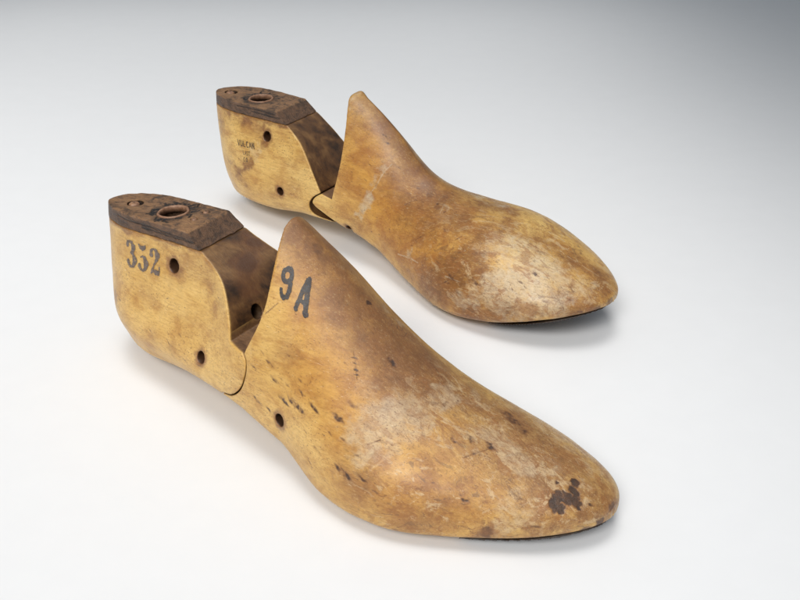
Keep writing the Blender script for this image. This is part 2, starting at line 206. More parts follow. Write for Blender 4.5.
def wood_material(name, seed, light, mid, deep, pale_c, brown_c):
    t = NT(name); R, G, B = t.attr('marks')[:3]; r2 = t.attr('faces')
    off = seed*3.7
    def co(sc, rot=(0, 0, 0)):
        tc = t.n('ShaderNodeTexCoord'); mp = t.n('ShaderNodeMapping')
        mp.inputs['Scale'].default_value = tuple(100*s for s in sc); mp.inputs['Rotation'].default_value = rot
        mp.inputs['Location'].default_value = (off, -off, off*.5)
        t.l(tc.outputs['Object'], mp.inputs[0]); return mp.outputs[0]
    gr = (0, -.22, 0)
    big = t.noise(co((.28, .4, .4)), 1, 5, .6, .3)
    midn = t.noise(co((.8, 1.3, 1.3), gr), 1, 6, .65, .4)
    grain = t.noise(co((.9, 10, 10), gr), 1, 6, .72, .15)
    fine = t.noise(co((14, 30, 30), gr), 1, 3, .7)
    fleck = t.noise(co((6, 22, 22), gr), 1, 2, .6)
    smudge = t.noise(co((1.1, 1.1, 1.1)), 1, 8, .72, 1.2)
    c = t.mix(t.ramp(t.math('ADD', t.math('MULTIPLY', big, .6), t.math('MULTIPLY', midn, .4)), [(.38, 0.), (.62, 1.)]), light, mid)
    c = t.mix(t.math('MULTIPLY', t.ramp(midn, [(.50, 0.), (.72, 1.)]), .55), c, deep)
    c = t.mix(t.math('MULTIPLY', t.ramp(grain, [(.46, 0.), (.66, 1.)]), .42), c, deep)
    c = t.mix(t.math('MULTIPLY', r2[2], .80), c, t.mix(t.ramp(midn, [(.38, 0.), (.60, 1.)]), (.58, .265, .036), (.37, .130, .018)))
    # grey-tan smudges of handling
    c = t.mix(t.math('MULTIPLY', t.ramp(smudge, [(.54, 0.), (.72, 1.)]), .24), c, (.36, .18, .062))
    # painted-on history: brown varnish, worn pale areas
    def broken(ch, n, lo, hi):
        a = t.math('MULTIPLY', ch, 1.35); b = t.math('MULTIPLY', t.ramp(n, [(lo, 0.), (hi, 1.)]), 1.0)
        s = t.math('ADD', a, t.math('SUBTRACT', b, 1.0)); return t.math('MULTIPLY', s, 1.0, True)
    mB = t.noise(co((1.5, 1.9, 1.9)), 1, 8, .74, .8); mP = t.noise(co((1.9, 2.4, 2.4), (.4, .5, .2)), 1, 8, .76, .9)
    c = t.mix(t.math('MULTIPLY', R, t.math('ADD', t.math('MULTIPLY', smudge, 1.1), .32), True), c, t.mix(midn, brown_c, tuple(v*1.35 for v in brown_c)))
    c = t.mix(t.math('MULTIPLY', broken(R, mB, .38, .66), .60), c, t.mix(t.ramp(mP, [(.4, 0.), (.6, 1.)]), brown_c, tuple(v*.55 for v in brown_c)))
    c = t.mix(t.math('MULTIPLY', broken(G, mP, .28, .70), .80), c, t.mix(t.ramp(mB, [(.40, 0.), (.62, 1.)]), pale_c, tuple(v*.80 for v in pale_c)))
    # broken, crisp-edged scuffing on the forefoot
    sx = t.n('ShaderNodeSeparateXYZ'); tcx = t.n('ShaderNodeTexCoord'); t.l(tcx.outputs['Object'], sx.inputs[0])
    toe = t.n('ShaderNodeMapRange'); t.l(sx.outputs[0], toe.inputs[0]); toe.inputs[1].default_value = .168; toe.inputs[2].default_value = .205
    toe = t.math('MULTIPLY', toe.outputs[0], t.ramp(big, [(.30, .45), (.60, 1.)]))
    k1 = t.noise(co((.75, 1.25, 1.25), (.2, .3, .5)), 1, 9, .70, .7); k2 = t.noise(co((.8, 1.5, 1.5), (-.4, .1, -.3)), 1, 9, .70, .9)
    c = t.mix(t.math('MULTIPLY', t.math('MULTIPLY', t.ramp(k1, [(.53, 0.), (.57, 1.)]), toe), .68), c, (.30, .120, .030))
    c = t.mix(t.math('MULTIPLY', t.math('MULTIPLY', t.ramp(k2, [(.55, 0.), (.60, 1.)]), toe), .58), c, (.62, .45, .25))
    c = t.mix(t.math('MULTIPLY', t.math('MULTIPLY', t.ramp(k2, [(.39, 1.), (.42, 0.)]), toe), .60), c, (.15, .07, .028))
    # dark veining where the surface is worn
    vein = t.noise(co((2.6, 4.5, 4.5), (.2, .6, .4)), 1, 9, .8, 1.6)
    wear = t.math('MULTIPLY', t.math('ADD', R, G), 1., True)
    c = t.mix(t.math('MULTIPLY', t.math('MULTIPLY', t.ramp(vein, [(.55, 0.), (.66, 1.)]), wear), .75), c, (.11, .055, .025))
    sp = t.noise(co((3.2, 9, 9), (.1, -.2, .15)), 1, 6, .8)
    c = t.mix(t.math('MULTIPLY', t.ramp(sp, [(.50, 0.), (.62, 1.)]), t.math('ADD', t.math('MULTIPLY', R, .40), .14)), c, (.17, .075, .026))
    c = t.mix(t.math('MULTIPLY', t.ramp(sp, [(.36, 1.), (.44, 0.)]), t.math('ADD', t.math('MULTIPLY', wear, .18), .14)), c, (.74, .55, .28))
    # short beech flecks
    c = t.mix(t.math('MULTIPLY', t.ramp(fleck, [(.62, 0.), (.70, 1.)]), .42), c, (.20, .09, .03))
    spot = t.noise(co((3.2, 5.5, 5.5), gr), 1, 2, .5)
    c = t.mix(t.math('MULTIPLY', t.ramp(spot, [(.715, 0.), (.75, 1.)]), .6), c, (.12, .045, .02))
    # hairline scratches in two directions and open pores
    for rot, sd in (((.3, .35, .9), 1.0), ((-.2, -.5, -.4), 2.3)):
        hs = t.noise(co((.8*sd, 26, 26), rot), 1, 2, .6, .4); hm = t.noise(co((1.1, 1.1, 1.1), rot), 1, 3, .6)
        c = t.mix(t.math('MULTIPLY', t.math('MULTIPLY', t.ramp(hs, [(.66, 0.), (.70, 1.)]), t.ramp(hm, [(.48, 0.), (.60, 1.)])), .65), c, (.15, .062, .022))
        c = t.mix(t.math('MULTIPLY', t.math('MULTIPLY', t.ramp(hs, [(.29, 1.), (.33, 0.)]), t.ramp(hm, [(.50, 0.), (.62, 1.)])), .55), c, (.80, .64, .42))
    po = t.noise(co((9, 13, 13), gr), 1, 1, .5); pm = t.noise(co((.5, .5, .5)), 1, 3, .6)
    c = t.mix(t.math('MULTIPLY', t.math('MULTIPLY', t.ramp(po, [(.63, 0.), (.69, 1.)]), t.ramp(pm, [(.42, 0.), (.58, 1.)])), .55), c, (.19, .075, .024))
    # cut faces: old, dirty wood
    cf = t.noise(co((.9, .9, .9)), 1, 5, .6, .3)
    cutc = t.ramp(cf, [(.34, (.035, .018, .009)), (.5, (.12, .055, .02)), (.68, (.24, .125, .045))])
    cutc = t.mix(t.math('MULTIPLY', t.ramp(t.noise(co((1, 14, 3)), 1, 3, .6), [(.45, 0.), (.7, 1.)]), .35), cutc, (.03, .014, .008))
    c = t.mix(r2[0], c, cutc)
    c = t.mix(r2[1], c, t.mix(t.ramp(mB, [(.35, 0.), (.65, 1.)]), (.075, .034, .014), (.22, .115, .05)))
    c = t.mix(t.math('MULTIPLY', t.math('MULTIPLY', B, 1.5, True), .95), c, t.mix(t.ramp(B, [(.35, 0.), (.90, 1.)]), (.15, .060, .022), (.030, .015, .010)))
    t.l(c, t.b.inputs['Base Color'])
    rg = t.math('ADD', t.math('MULTIPLY', smudge, .36), .16)
    t.l(rg, t.b.inputs['Roughness']); t.b.inputs['Specular IOR Level'].default_value = .5; t.b.inputs['Coat Weight'].default_value = .12; t.b.inputs['Coat Roughness'].default_value = .22
    h = t.math('ADD', t.math('MULTIPLY', grain, .5), t.math('MULTIPLY', vein, .8))
    h = t.math('ADD', h, t.math('MULTIPLY', fine, .5)); h = t.math('SUBTRACT', h, t.math('MULTIPLY', B, .9))
    t.bump(h, .55, .0004)
    return t.m

def cap_material(name, seed):
    t = NT(name); R, G, B = t.attr('marks')[:3]
    a = t.noise(t.coords((1.5, 2.2, 2.2), (seed, 0, 0)), 1, 9, .8, .7); b = t.noise(t.coords((.7, 3.5, 9), (0, .05, 0)), 1, 6, .7)
    g = t.noise(t.coords((3, 12, 12)), 1, 5, .75, .5)
    c = t.ramp(a, [(.36, (.04, .024, .015)), (.46, (.15, .085, .045)), (.54, (.34, .175, .075)), (.62, (.20, .13, .085)), (.72, (.38, .27, .17))])
    c = t.mix(t.math('MULTIPLY', t.ramp(b, [(.50, 0.), (.66, 1.)]), .45), c, (.075, .042, .028))
    c = t.mix(t.math('MULTIPLY', t.ramp(g, [(.52, 0.), (.70, 1.)]), .5), c, (.05, .032, .026))
    c = t.mix(R, c, t.mix(t.ramp(a, [(.4, 0.), (.6, 1.)]), (.045, .024, .014), (.17, .085, .042)))
    c = t.mix(G, c, t.mix(t.ramp(g, [(.4, 0.), (.6, 1.)]), (.46, .25, .11), (.24, .12, .055))); c = t.mix(t.math('MULTIPLY', B, 1., True), c, (.012, .009, .008))
    t.l(c, t.b.inputs['Base Color']); t.b.inputs['Roughness'].default_value = .42
    h = t.math('SUBTRACT', t.math('ADD', g, t.math('MULTIPLY', b, .6)), t.math('MULTIPLY', B, 1.8)); t.bump(h, .95, .0009)
    return t.m

def plain(name, c1, c2, rough, sc=6, metal=0, st=.3):
    t = NT(name); n = t.noise(t.coords((sc, sc, sc)), 1, 5, .65)
    t.l(t.mix(t.ramp(n, [(.35, 0.), (.65, 1.)]), c1, c2), t.b.inputs['Base Color']); t.b.inputs['Roughness'].default_value = rough
    t.b.inputs['Metallic'].default_value = metal; t.bump(n, st, .0003); return t.m

def ink_material(name, c, lo=.45):
    t = NT(name); n = t.noise(t.coords((9, 9, 9)), 1, 4, .7)
    t.l(t.mix(t.ramp(n, [(.42, 0.), (.75, 1.)]), c, tuple(v*2.2 + .03 for v in c)), t.b.inputs['Base Color']); t.b.inputs['Roughness'].default_value = .5
    g = t.noise(t.coords((3, 16, 16), (0, -.2, 0)), 1, 5, .75); tr = t.n('ShaderNodeBsdfTransparent'); mx = t.n('ShaderNodeMixShader')
    t.l(t.ramp(g, [(.36, lo), (.56, .97)]), mx.inputs[0]); t.l(tr.outputs[0], mx.inputs[1]); t.l(t.b.outputs[0], mx.inputs[2]); t.l(mx.outputs[0], t.out.inputs[0])
    return t.m

# ------------------------------------------------------------------ marks
def paint(V, marks, seed):
    """Weights per vertex for brown, pale and dark marks (all positions are on the wood itself)."""
    x, y, z = V.T
    w1 = fbm(x*1.1, y*1.1, z*1.1, seed, 4); w2 = fbm(x*1.1+31, y*1.1, z*1.1, seed+5, 4)
    f1 = fbm(x*3.5, y*3.5, z*3.5, seed+9, 3); f2 = fbm(x*3.5, y*3.5+17, z*3.5, seed+3, 3)
    f3 = fbm(x*7, y*7, z*7, seed+21, 2)
    out = np.zeros((len(V), 3))
    for ch, key, dw, fw in ((0, 'B', .9, .3), (1, 'P', .8, .35)):
        k = np.ones(len(V)); X = x + w1*dw + f1*fw; Y = y + w2*dw; Z = z + w2*dw*.6 + f2*fw
        for mx, my, mz, r, a in marks.get(key, []):
            d2 = ((X-mx)**2 + (Y-my)**2 + (Z-mz)**2)/r**2
            k *= 1 - np.clip(min(a*1.5, .98)*np.exp(-d2), 0, .97)
        out[:, ch] = 1 - k
    X = x + f1*.16 + f3*.09; Y = y + f2*.14; Z = z + f2*.16 - f3*.09; k = np.zeros(len(V))
    for mx, my, mz, r, a in marks.get('D', []):
        d = np.sqrt((X-mx)**2 + (Y-my)**2 + (Z-mz)**2)/r
        k = np.maximum(k, min(a, 1)*sst(1.25, .75, d)*(.8 + .25*f3))
    for mx, my, mz, r, a in marks.get('S', []):
        dx = x + f1*.10 - mx; dz = z + f2*.08 - mz; al = (dx*.94 - dz*.33)/(1.9*r); ac = (dx*.33 + dz*.94)/(.42*r)
        d = np.sqrt(al**2 + ac**2 + ((Y-my)/(1.3*r))**2)
        k = np.maximum(k, min(a, 1)*.85*sst(1.3, .5, d)*np.clip(.70 + 1.0*f3, 0, 1))
    out[:, 2] = k
    return np.clip(out, 0, 1)

def gold(V, marks):
    x, y, z = V.T; w = fbm(x*.6, y*.6, z*.6, 77, 3); k = np.ones(len(V))
    for mx, my, mz, r, a in marks.get('O', []):
        k *= 1 - min(a, 1)*np.exp(-((x+w-mx)**2 + (y-my)**2 + (z+w-mz)**2)/r**2)
    return 1 - k

def strokes(V, lines, w):
    """Coverage of thin lines (3D polylines) on the vertices."""
    k = np.zeros(len(V))
    for L in lines:
        L = np.asarray(L, float)
        for a, b in zip(L[:-1], L[1:]):
            e = b - a; t = np.clip(((V - a)@e)/(e@e), 0, 1); d = np.linalg.norm(V - a - t[:, None]*e, axis=1)
            k = np.maximum(k, sst(w*1.3, w*.4, d))
    return k
# ------------------------------------------------------------------ the carved wood
def near_y(P, seed, x, z):
    lo = np.full(x.shape, -7.); hi = np.zeros(x.shape)
    for _ in range(26):
        m = (lo+hi)/2; f = body(P, x, m, z) > 0; lo = np.where(f, m, lo); hi = np.where(f, hi, m)
    return (lo+hi)/2

def carve(P, seed, lo, hi, st, cutters, holes=(), wob=.02, extra=None):
    """Grid the region, intersect foot form with side-plane polygons, drill holes; returns verts, quads and the cutter distance at verts."""
    ax = [np.arange(lo[i], hi[i] + st, st) for i in range(3)]
    x = ax[0][:, None, None]; y = ax[1][None, :, None]; z = ax[2][None, None, :]
    F = np.clip(body(P, x, y, z), -2, 3).astype(np.float32); far = F > .4
    g = np.zeros_like(F)
    for k in range(3): g += np.gradient(F, st, axis=k)**2
    F /= np.maximum(np.sqrt(g), .12); del g
    F = np.clip(F, -1.5, 1.5); F[far] = np.maximum(F[far], .3)
    i, j, k = np.nonzero(np.abs(F) < .28); a, b, c = ax[0][i], ax[1][j], ax[2][k]
    F[i, j, k] += wob*(vnoise(a*.55, b*.55, c*.55, seed)*.8 + vnoise(a*1.5, b*1.5, c*1.5, seed+3)*.45)
    XX, ZZ = np.meshgrid(ax[0], ax[2], indexing='ij')
    for fn, k in cutters:
        d = fn(XX, ZZ)[:, None, :].astype(np.float32); F = smax(F, np.broadcast_to(d, F.shape), k)
    if extra is not None: F = extra(F, x, y, z)
    for (hx, hy, hz, r, dep) in holes:     # drilled from the near side
        d = np.sqrt((x-hx)**2 + (z-hz)**2) - r; d = np.maximum(d, (y - hy - dep))
        F = smax(F, -d.astype(np.float32)*np.ones_like(F), .05)
    V, Q = surface_nets(F, np.array(lo), st)
    return V, Q

def side_plug(name, c, r, depth, mat, parent, axis='y', dome=.04):
    """Little turned plug set in a drilled hole."""
    n = 24; V = []; Fc = []
    prof = [(r*.98, .5), (r*.98, .05), (r*.85, 0), (r*.5, -dome), (r*.12, -dome*1.1)]
    for pr, pd in prof:
        for i in range(n):
            a = 2*math.pi*i/n; w = 1 + .06*math.sin(3*a+1)
            if axis == 'y': V.append((c[0]+pr*w*math.cos(a), c[1]+depth+pd, c[2]+pr*w*math.sin(a)))
            else: V.append((c[0]+pr*w*math.cos(a), c[1]+pr*w*math.sin(a), c[2]-depth-pd))
    for j in range(len(prof)-1):
        for i in range(n):
            q = (j*n+i, j*n+(i+1) % n, (j+1)*n+(i+1) % n, (j+1)*n+i); Fc.append(q if axis == 'y' else q[::-1])
    Fc.append(tuple(range((len(prof)-1)*n, len(prof)*n)) if axis != 'y' else tuple(range((len(prof)-1)*n, len(prof)*n))[::-1])
    return link(name, V, Fc, mat, parent)

def ring(name, c, ro, ri, h0, h1, tilt, mat, parent, n=64):
    V = []; Fc = []
    for i in range(n):
        a = 2*math.pi*i/n; wob = 1 + .012*math.sin(5*a) + .01*math.sin(11*a+1)
        for r, h in ((ro, h0), (ro, h1-.03), (ro-.04, h1), (ri+.04, h1), (ri, h1-.04), (ri, h0)):
            xx = c[0] + r*wob*math.cos(a); yy = c[1] + r*wob*math.sin(a)
            V.append((xx, yy, c[2] + h + tilt*(xx-c[0])))
    for i in range(n):
        for j in range(6):
            a = i*6+j; b = i*6+(j+1) % 6; c2 = ((i+1) % n)*6+(j+1) % 6; d = ((i+1) % n)*6+j; Fc.append((a, d, c2, b))
    return link(name, V, Fc, mat, parent)

# ------------------------------------------------------------------ stamped lettering: (u, v, half width) strokes in a unit-high box
def arc(cx, cy, rx, ry, a0, a1, w, n=10):
    return [(cx+rx*math.cos(math.radians(a0+(a1-a0)*i/n)), cy+ry*math.sin(math.radians(a0+(a1-a0)*i/n)), w) for i in range(n+1)]
FAT = {
 '3': [[(.10,.84,.09),(.12,.93,.06),(.27,.99,.02),(.42,.94,.06),(.50,.78,.125),(.44,.62,.07),(.30,.53,.02)], [(.30,.53,.02),(.46,.48,.05),(.56,.27,.14),(.48,.08,.07),(.32,.0,.025),(.17,.05,.05),(.11,.17,.09)]],
 '5': [[(.12,1.0,.012),(.22,.90,.06),(.36,.86,.085),(.50,.92,.06),(.55,1.0,.012)], [(.20,.50,.012),(.33,.57,.025),(.46,.49,.08),(.55,.28,.14),(.47,.08,.07),(.32,0,.025),(.17,.05,.05),(.11,.17,.09)]],
 '2': [[(.13,.74,.09),(.13,.88,.05),(.28,.99,.02),(.44,.92,.07),(.50,.75,.125),(.42,.56,.06),(.25,.36,.02),(.10,.14,.015),(.07,.02,.015)], [(.07,.04,.015),(.20,.16,.05),(.36,.09,.09),(.48,.07,.08),(.56,.16,.03),(.57,.30,.012)]],
 '9': [arc(.36,.74,.20,.20,0,360,.095,20), [(.56,.76,.10),(.56,.32,.10),(.48,.08,.10),(.34,.03,.09),(.20,.10,.09),(.16,.26,.085)]],
 'A': [[(.07,.0,.09),(.36,.93,.10)], [(.40,.93,.125),(.64,.0,.12)], [(.20,.30,.05),(.52,.30,.05)], [(.02,0,.05),(.14,0,.05)], [(.52,0,.06),(.76,0,.06)]],
}
s_ = .06
THIN = {
 'V': [[(0,1,s_),(.3,0,s_),(.6,1,s_*.6)]], 'U': [[(.02,1,s_),(.02,.3,s_),(.12,.03,s_),(.42,.03,s_),(.52,.3,s_),(.52,1,s_)]], 'L': [[(.05,1,s_),(.05,0,s_),(.5,0,s_)]],
 'C': [arc(.32,.5,.28,.48,50,310,s_,12)], 'A': [[(0,0,s_*.7),(.3,1,s_)],[(.3,1,s_),(.6,0,s_)],[(.12,.33,s_*.7),(.48,.33,s_*.7)]],
 'N': [[(.03,0,s_)  ,(.03,1,s_)],[(.03,1,s_),(.5,0,s_)],[(.5,0,s_),(.5,1,s_)]], 'S': [arc(.28,.74,.22,.24,40,270,s_,8)+arc(.28,.26,.22,.24,90,-140,s_,8)],
 'T': [[(0,1,s_),(.6,1,s_)],[(.3,1,s_),(.3,0,s_)]], 'O': [arc(.3,.5,.28,.48,0,360,s_,16)],
}
def glyph_mask(font, ch, U, Vv):
    m = np.full(U.shape, 9.)
    for L in font[ch]:
        for (ax, ay, aw), (bx, by, bw) in zip(L[:-1], L[1:]):
            ex, ey = bx-ax, by-ay; t = np.clip(((U-ax)*ex + (Vv-ay)*ey)/(ex*ex+ey*ey+1e-9), 0, 1)
            m = np.minimum(m, np.hypot(U-ax-t*ex, Vv-ay-t*ey) - (aw + (bw-aw)*t))
    return m
def stamp(name, P, seed, font, placed, step, mat, parent, wear=.25):
    """placed: list of (char, origin xz, u vector, v vector). Ink pressed on the near side of the wood."""
    V = []; Q = []; base = 0
    for ch, o, u, v in placed:
        o = np.array(o); u = np.array(u); v = np.array(v)
        nu = int(1.0*np.linalg.norm(u)/step)+2; nv = int(1.24*np.linalg.norm(v)/step)+2
        uu, vv = np.meshgrid(np.linspace(-.12, .88, nu), np.linspace(-.12, 1.12, nv), indexing='ij')
        X = o[0]+uu*u[0]+vv*v[0]; Z = o[1]+uu*u[1]+vv*v[1]; Y = near_y(P, seed, X, Z) - .035
        m = glyph_mask(font, ch, uu, vv) + (.022 if ch == '9' else .005 if ch == 'A' else 0) + .03*fbm(X*9, Y*9, Z*9, 3, 3)
        keep = (m < .018) & ~((fbm(X*14, Y*14, Z*14, 8, 2) > (1.0-wear)) )
        kc = keep[:-1, :-1]
        id_ = np.arange(nu*nv).reshape(nu, nv) + base
        q = np.stack([id_[:-1, :-1][kc], id_[:-1, 1:][kc], id_[1:, 1:][kc], id_[1:, :-1][kc]], 1)
        V.append(np.stack([X.ravel(), Y.ravel(), Z.ravel()], 1)); Q.append(q); base += nu*nv
    V = np.vstack(V); Q = np.vstack(Q); used = np.unique(Q); mp = np.full(len(V), -1); mp[used] = np.arange(len(used))
    return link(name, V[used], mp[Q], mat, parent)

# ------------------------------------------------------------------ one last
def make_last(key, cfg, label):
    P = {k: np.array(v) for k, v in BODY[key].items()}; seed = cfg['seed']; M = MARKS[key]
    root = bpy.data.objects.new('shoe_last', None); col.objects.link(root)
    px, py, th = POSE[key]; root.location = (px*.01, py*.01, 0); root.rotation_euler = (0, 0, -th); root.empty_display_size = .02
    root['label'] = label; root['category'] = 'shoe last'; root['group'] = 'pair of wooden shoe lasts'
    wood = cfg['wood']; capm = cfg['capm']
    cb, ct, sl = cfg['cap_bottom'], cfg['cap_top'], cfg['cap_slope']
    cut = cfg['cut']; hinge_h = cfg['hinge_heel']; hinge_f = cfg['hinge_fore']; back = cfg['cone_back']
    st = .05*RES
    # heel block
    heel_poly = [(-3, -2), (-3, 12)] + [(cut[0][0]-1.5, 12), (cut[0][0]-.6, cut[0][1]+.6)] + cut[1:] + hinge_h + [(hinge_h[-1][0], -2)]
    cap_plane = lambda X, Z: Z - (cb + sl*X)
    cutd = lambda X, Z: poly_sd(heel_poly, X, Z)
    hl = [(h[0], near_y(P, seed, np.array([h[0]]), np.array([h[1]]))[0], h[1], h[2], 1.1) for h in cfg['holes']]
    heel_holes = hl[:2]; fore_holes = hl[2:]
    sock = cfg['socket']
    def sockhole(F, x, y, z):
        d = np.maximum(np.sqrt((x-sock[0])**2 + (y-sock[1])**2) - .70, ct + sl*x - 3.2 - z)
        F = smax(F, -d.astype(np.float32)*np.ones_like(F), .03)
        if 'cut_hole' in cfg:
            a, b, c, r = cfg['cut_hole']; d = np.sqrt((y-b)**2 + (z-c)**2 + 0*x) - r; d = np.maximum(d, a - 1.6 - x)
            F = smax(F, -d.astype(np.float32)*np.ones_like(F), .04)
        return F
    V, Q = carve(P, seed, (-1.5, -4.9, -.4), (12.3, 4.9, cb+1.1), st, [(cap_plane, .03), (cutd, .07)], heel_holes, extra=sockhole)
    h = link('heel_block', V, Q, wood, root)
    mk = paint(V, M, seed)
    dc = -poly_sd(heel_poly, V[:, 0], V[:, 2]); bv = body(P, V[:, 0], V[:, 1], V[:, 2])
    x, y, z = V.T
    ledge_z = cfg['crease'][1]
    isc = sst(.12, .05, dc)*sst(-.02, -.06, bv)
    led = isc*sst(cfg['crease'][0]-.25, cfg['crease'][0]-.05, x)*(z < ledge_z+.3)
    inside = np.zeros(len(V))  # hole and socket interiors: shade of their depth painted in as dark colour
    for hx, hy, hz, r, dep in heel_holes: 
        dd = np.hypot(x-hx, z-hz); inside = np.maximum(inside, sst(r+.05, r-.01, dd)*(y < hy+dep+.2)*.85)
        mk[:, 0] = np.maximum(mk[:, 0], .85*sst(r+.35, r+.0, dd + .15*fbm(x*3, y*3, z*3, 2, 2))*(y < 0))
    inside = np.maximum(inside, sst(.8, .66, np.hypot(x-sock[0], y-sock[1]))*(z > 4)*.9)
    # browner, uneven band along the seam under the cap
    mk[:, 0] = np.maximum(mk[:, 0], .85*sst(.30, .0, (cb+sl*x - z) + .25*fbm(x*1.5, y*1.5, z*1.5, 4, 3)))
    if 'cut_hole' in cfg:
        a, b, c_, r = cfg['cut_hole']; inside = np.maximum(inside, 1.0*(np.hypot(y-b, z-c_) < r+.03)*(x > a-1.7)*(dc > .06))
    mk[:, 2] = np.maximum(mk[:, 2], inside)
    if key == 'F':
        mk[:, 2] = np.maximum(mk[:, 2], isc*.62*sst(1.35, .35, np.sqrt(((x-8.9+.4*(y+.2))/.9)**2 + ((y+.2)/1.3)**2) + 1.5*fbm(x*.9, y*.9, z*.9, 11, 5)))
    mk[:, 1] *= 1 - isc; mk[:, 0] *= 1 - isc
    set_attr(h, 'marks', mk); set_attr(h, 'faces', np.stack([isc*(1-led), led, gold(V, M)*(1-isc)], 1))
    for hh in heel_holes: side_plug('pin', hh, hh[3]*.8, .45, cfg['plug'], h)
    # cap
    cap_poly = [(-3, -2), (-3, 14), (cut[0][0]-1.5, 14), (cut[0][0]-.6, cut[0][1]+.6)] + cut[1:] + [(12, -2)]
    top_plane = lambda X, Z: np.maximum(Z - (ct + sl*X), (cb + sl*X + .012) - Z)
    rv = cfg['rivet']
    def caphole(F, x, y, z):
        tz = ct + sl*x
        d = np.sqrt((x-sock[0])**2 + (y-sock[1])**2) - .80
        F = smax(F, -d.astype(np.float32)*np.ones_like(F), .03)
        r = np.sqrt(((x-rv[0])/1.25)**2 + (y-rv[1])**2) - .36
        F = smax(F, -np.maximum(r, tz - .22 - z).astype(np.float32), .04)
        for (a, b) in cfg['dots']:
            r = np.sqrt((x-a)**2 + (y-b)**2) - .19; F = smax(F, -np.maximum(r, tz - .10 - z).astype(np.float32), .03)
        return F + (.014*vnoise(x*3, y*3, z*1.5, seed+40)).astype(np.float32)
    V, Q = carve(P, seed, (-1.5, -2.6, cb-.5), (9.6, 2.6, ct+1.2), st*.9, [(top_plane, .05), (lambda X, Z: poly_sd(cap_poly, X, Z), .05)], (), .02, caphole)
    c = link('heel_cap', V, Q, capm, root)
    x, y, z = V.T; top = sst(.10, .03, ct + sl*x - z); rr = np.hypot(x-sock[0], y-sock[1])
    mk = np.zeros((len(V), 3)); mk[:, 0] = (1-top)*.9
    rng = np.random.default_rng(seed+3); L = []
    for i in range(cfg['cracks']):
        a = rng.uniform(0, 2*math.pi); r0 = rng.uniform(.82, .95); r1 = r0 + rng.uniform(.12, .42)
        p = [(sock[0]+r*math.cos(a+da), sock[1]+r*math.sin(a+da)) for r, da in ((r0, 0), ((r0+r1)/2, rng.uniform(-.12, .12)), (r1, rng.uniform(-.25, .25)))]
        L.append([(u, v, ct+sl*u) for u, v in p])
    mk[:, 2] = strokes(V, L, .055)*1.0
    mk[:, 2] = np.maximum(mk[:, 2], .55*top*sst(1.35, .9, rr + .35*fbm(x*1.4, y*1.4, z, seed, 3)))
    sideL = []
    for s_y, zz, x0, x1 in cfg['side_lines']:
        pts = []
        for xx in np.linspace(x0, x1, 14):
            z_ = cb + sl*xx + zz + .02*math.sin(xx*2.1) - .03*(xx-x0)*s_y
            yy = near_y(P, seed, np.array([xx]), np.array([z_]))[0]; pts.append((xx, yy, z_))
        sideL.append(pts)
    mk[:, 2] = np.maximum(mk[:, 2], strokes(V, sideL, .035)*(.75 + .25*fbm(x*2, y*2, z*2, 5, 2)))
    mk[:, 1] = .75*top*sst(.1, .5, fbm(x*.9+seed, y*.9, z, 6, 4))*(rr > 1.0) + .5*top*sst(.9, .35, np.hypot((x-rv[0])/1.3, y-rv[1]))
    mk[:, 2] = np.maximum(mk[:, 2], sst(.40, .33, np.hypot((x-rv[0])/1.25, y-rv[1]))*(z < ct+sl*x-.04)*.85)
    set_attr(c, 'marks', np.clip(mk, 0, 1))
    zc = ct + sl*sock[0]
    ring('socket_ring', (sock[0], sock[1], zc), .785, .66, -.30, .035, sl, cfg['ringm'], c)
    side_plug('rivet', (rv[0]-.07, rv[1]-.02, ct+sl*rv[0]), .28, .02, cfg['dotm'], c, 'z', .03)
    for (a, b) in cfg['dots']: side_plug('nail_head', (a, b, ct+sl*a), .15, .0, cfg['dotm'], c, 'z', .02)
    # forepart
    fore_poly = [(40, -2)] + [(40, 14)] + [(back[0][0]+.3, 14)] + back + hinge_f + [(hinge_f[-1][0], -2)]
    tip = cfg['tip']; nrm = np.array(cfg['tip_n'], float); nrm /= np.linalg.norm(nrm)
    tipd = lambda X, Z: (X-tip[0])*nrm[0] + (Z-tip[1])*nrm[1]
    V, Q = carve(P, seed, (8.2, -6.2, -.35), (29.2, 6.2, 11.0), st*.94, [(tipd, .3), (lambda X, Z: poly_sd(fore_poly, X, Z), .09)], fore_holes, extra=cfg.get('fore_extra'))
    f = link('forepart', V, Q, wood, root)
    mk = paint(V, M, seed); x, y, z = V.T
    dc = -poly_sd(fore_poly, x, z); bv = body(P, x, y, z); isc = sst(.12, .05, dc)*sst(-.02, -.05, bv)*(x < 14)
    for hx, hy, hz, r, dep in fore_holes: mk[:, 2] = np.maximum(mk[:, 2], sst(r+.04, r-.01, np.hypot(x-hx, z-hz))*(y < hy+dep+.2)*.95)  # peg hole walls darkened in colour to stand in for shade
    for hx, hy, hz, r, dep in fore_holes: mk[:, 0] = np.maximum(mk[:, 0], .8*sst(r+.3, r, np.hypot(x-hx, z-hz) + .15*fbm(x*3, y*3, z*3, 2, 2))*(y < 0))
    mk[:, 2] = np.maximum(mk[:, 2], .8*strokes(V, cfg['scratches'], .027)*(y < 3)*(.6+.5*fbm(x*4, y*4, z*4, 5, 2)))
    mk[:, 1] = np.maximum(mk[:, 1], .8*strokes(V, cfg['pale_scratches'], .05))
    rid = spl(XT, P['zt'])(x) - z + .45*fbm(x*.8, y*.8, z*.8, seed+50, 4)
    mk[:, 0] = np.maximum(mk[:, 0], cfg['ridge']*sst(1.5, .1, rid)*sst(23, 17, x)*(.75 + .5*fbm(x*.7, y*.7, z*.7, seed+60, 3)))
    mk[:, 0] = np.maximum(mk[:, 0], .75*sst(.9, 2.2, y/np.maximum(1, (x-8)*.25))*(.7 + .6*fbm(x*.6, y*.6, z*.6, seed+61, 3)))
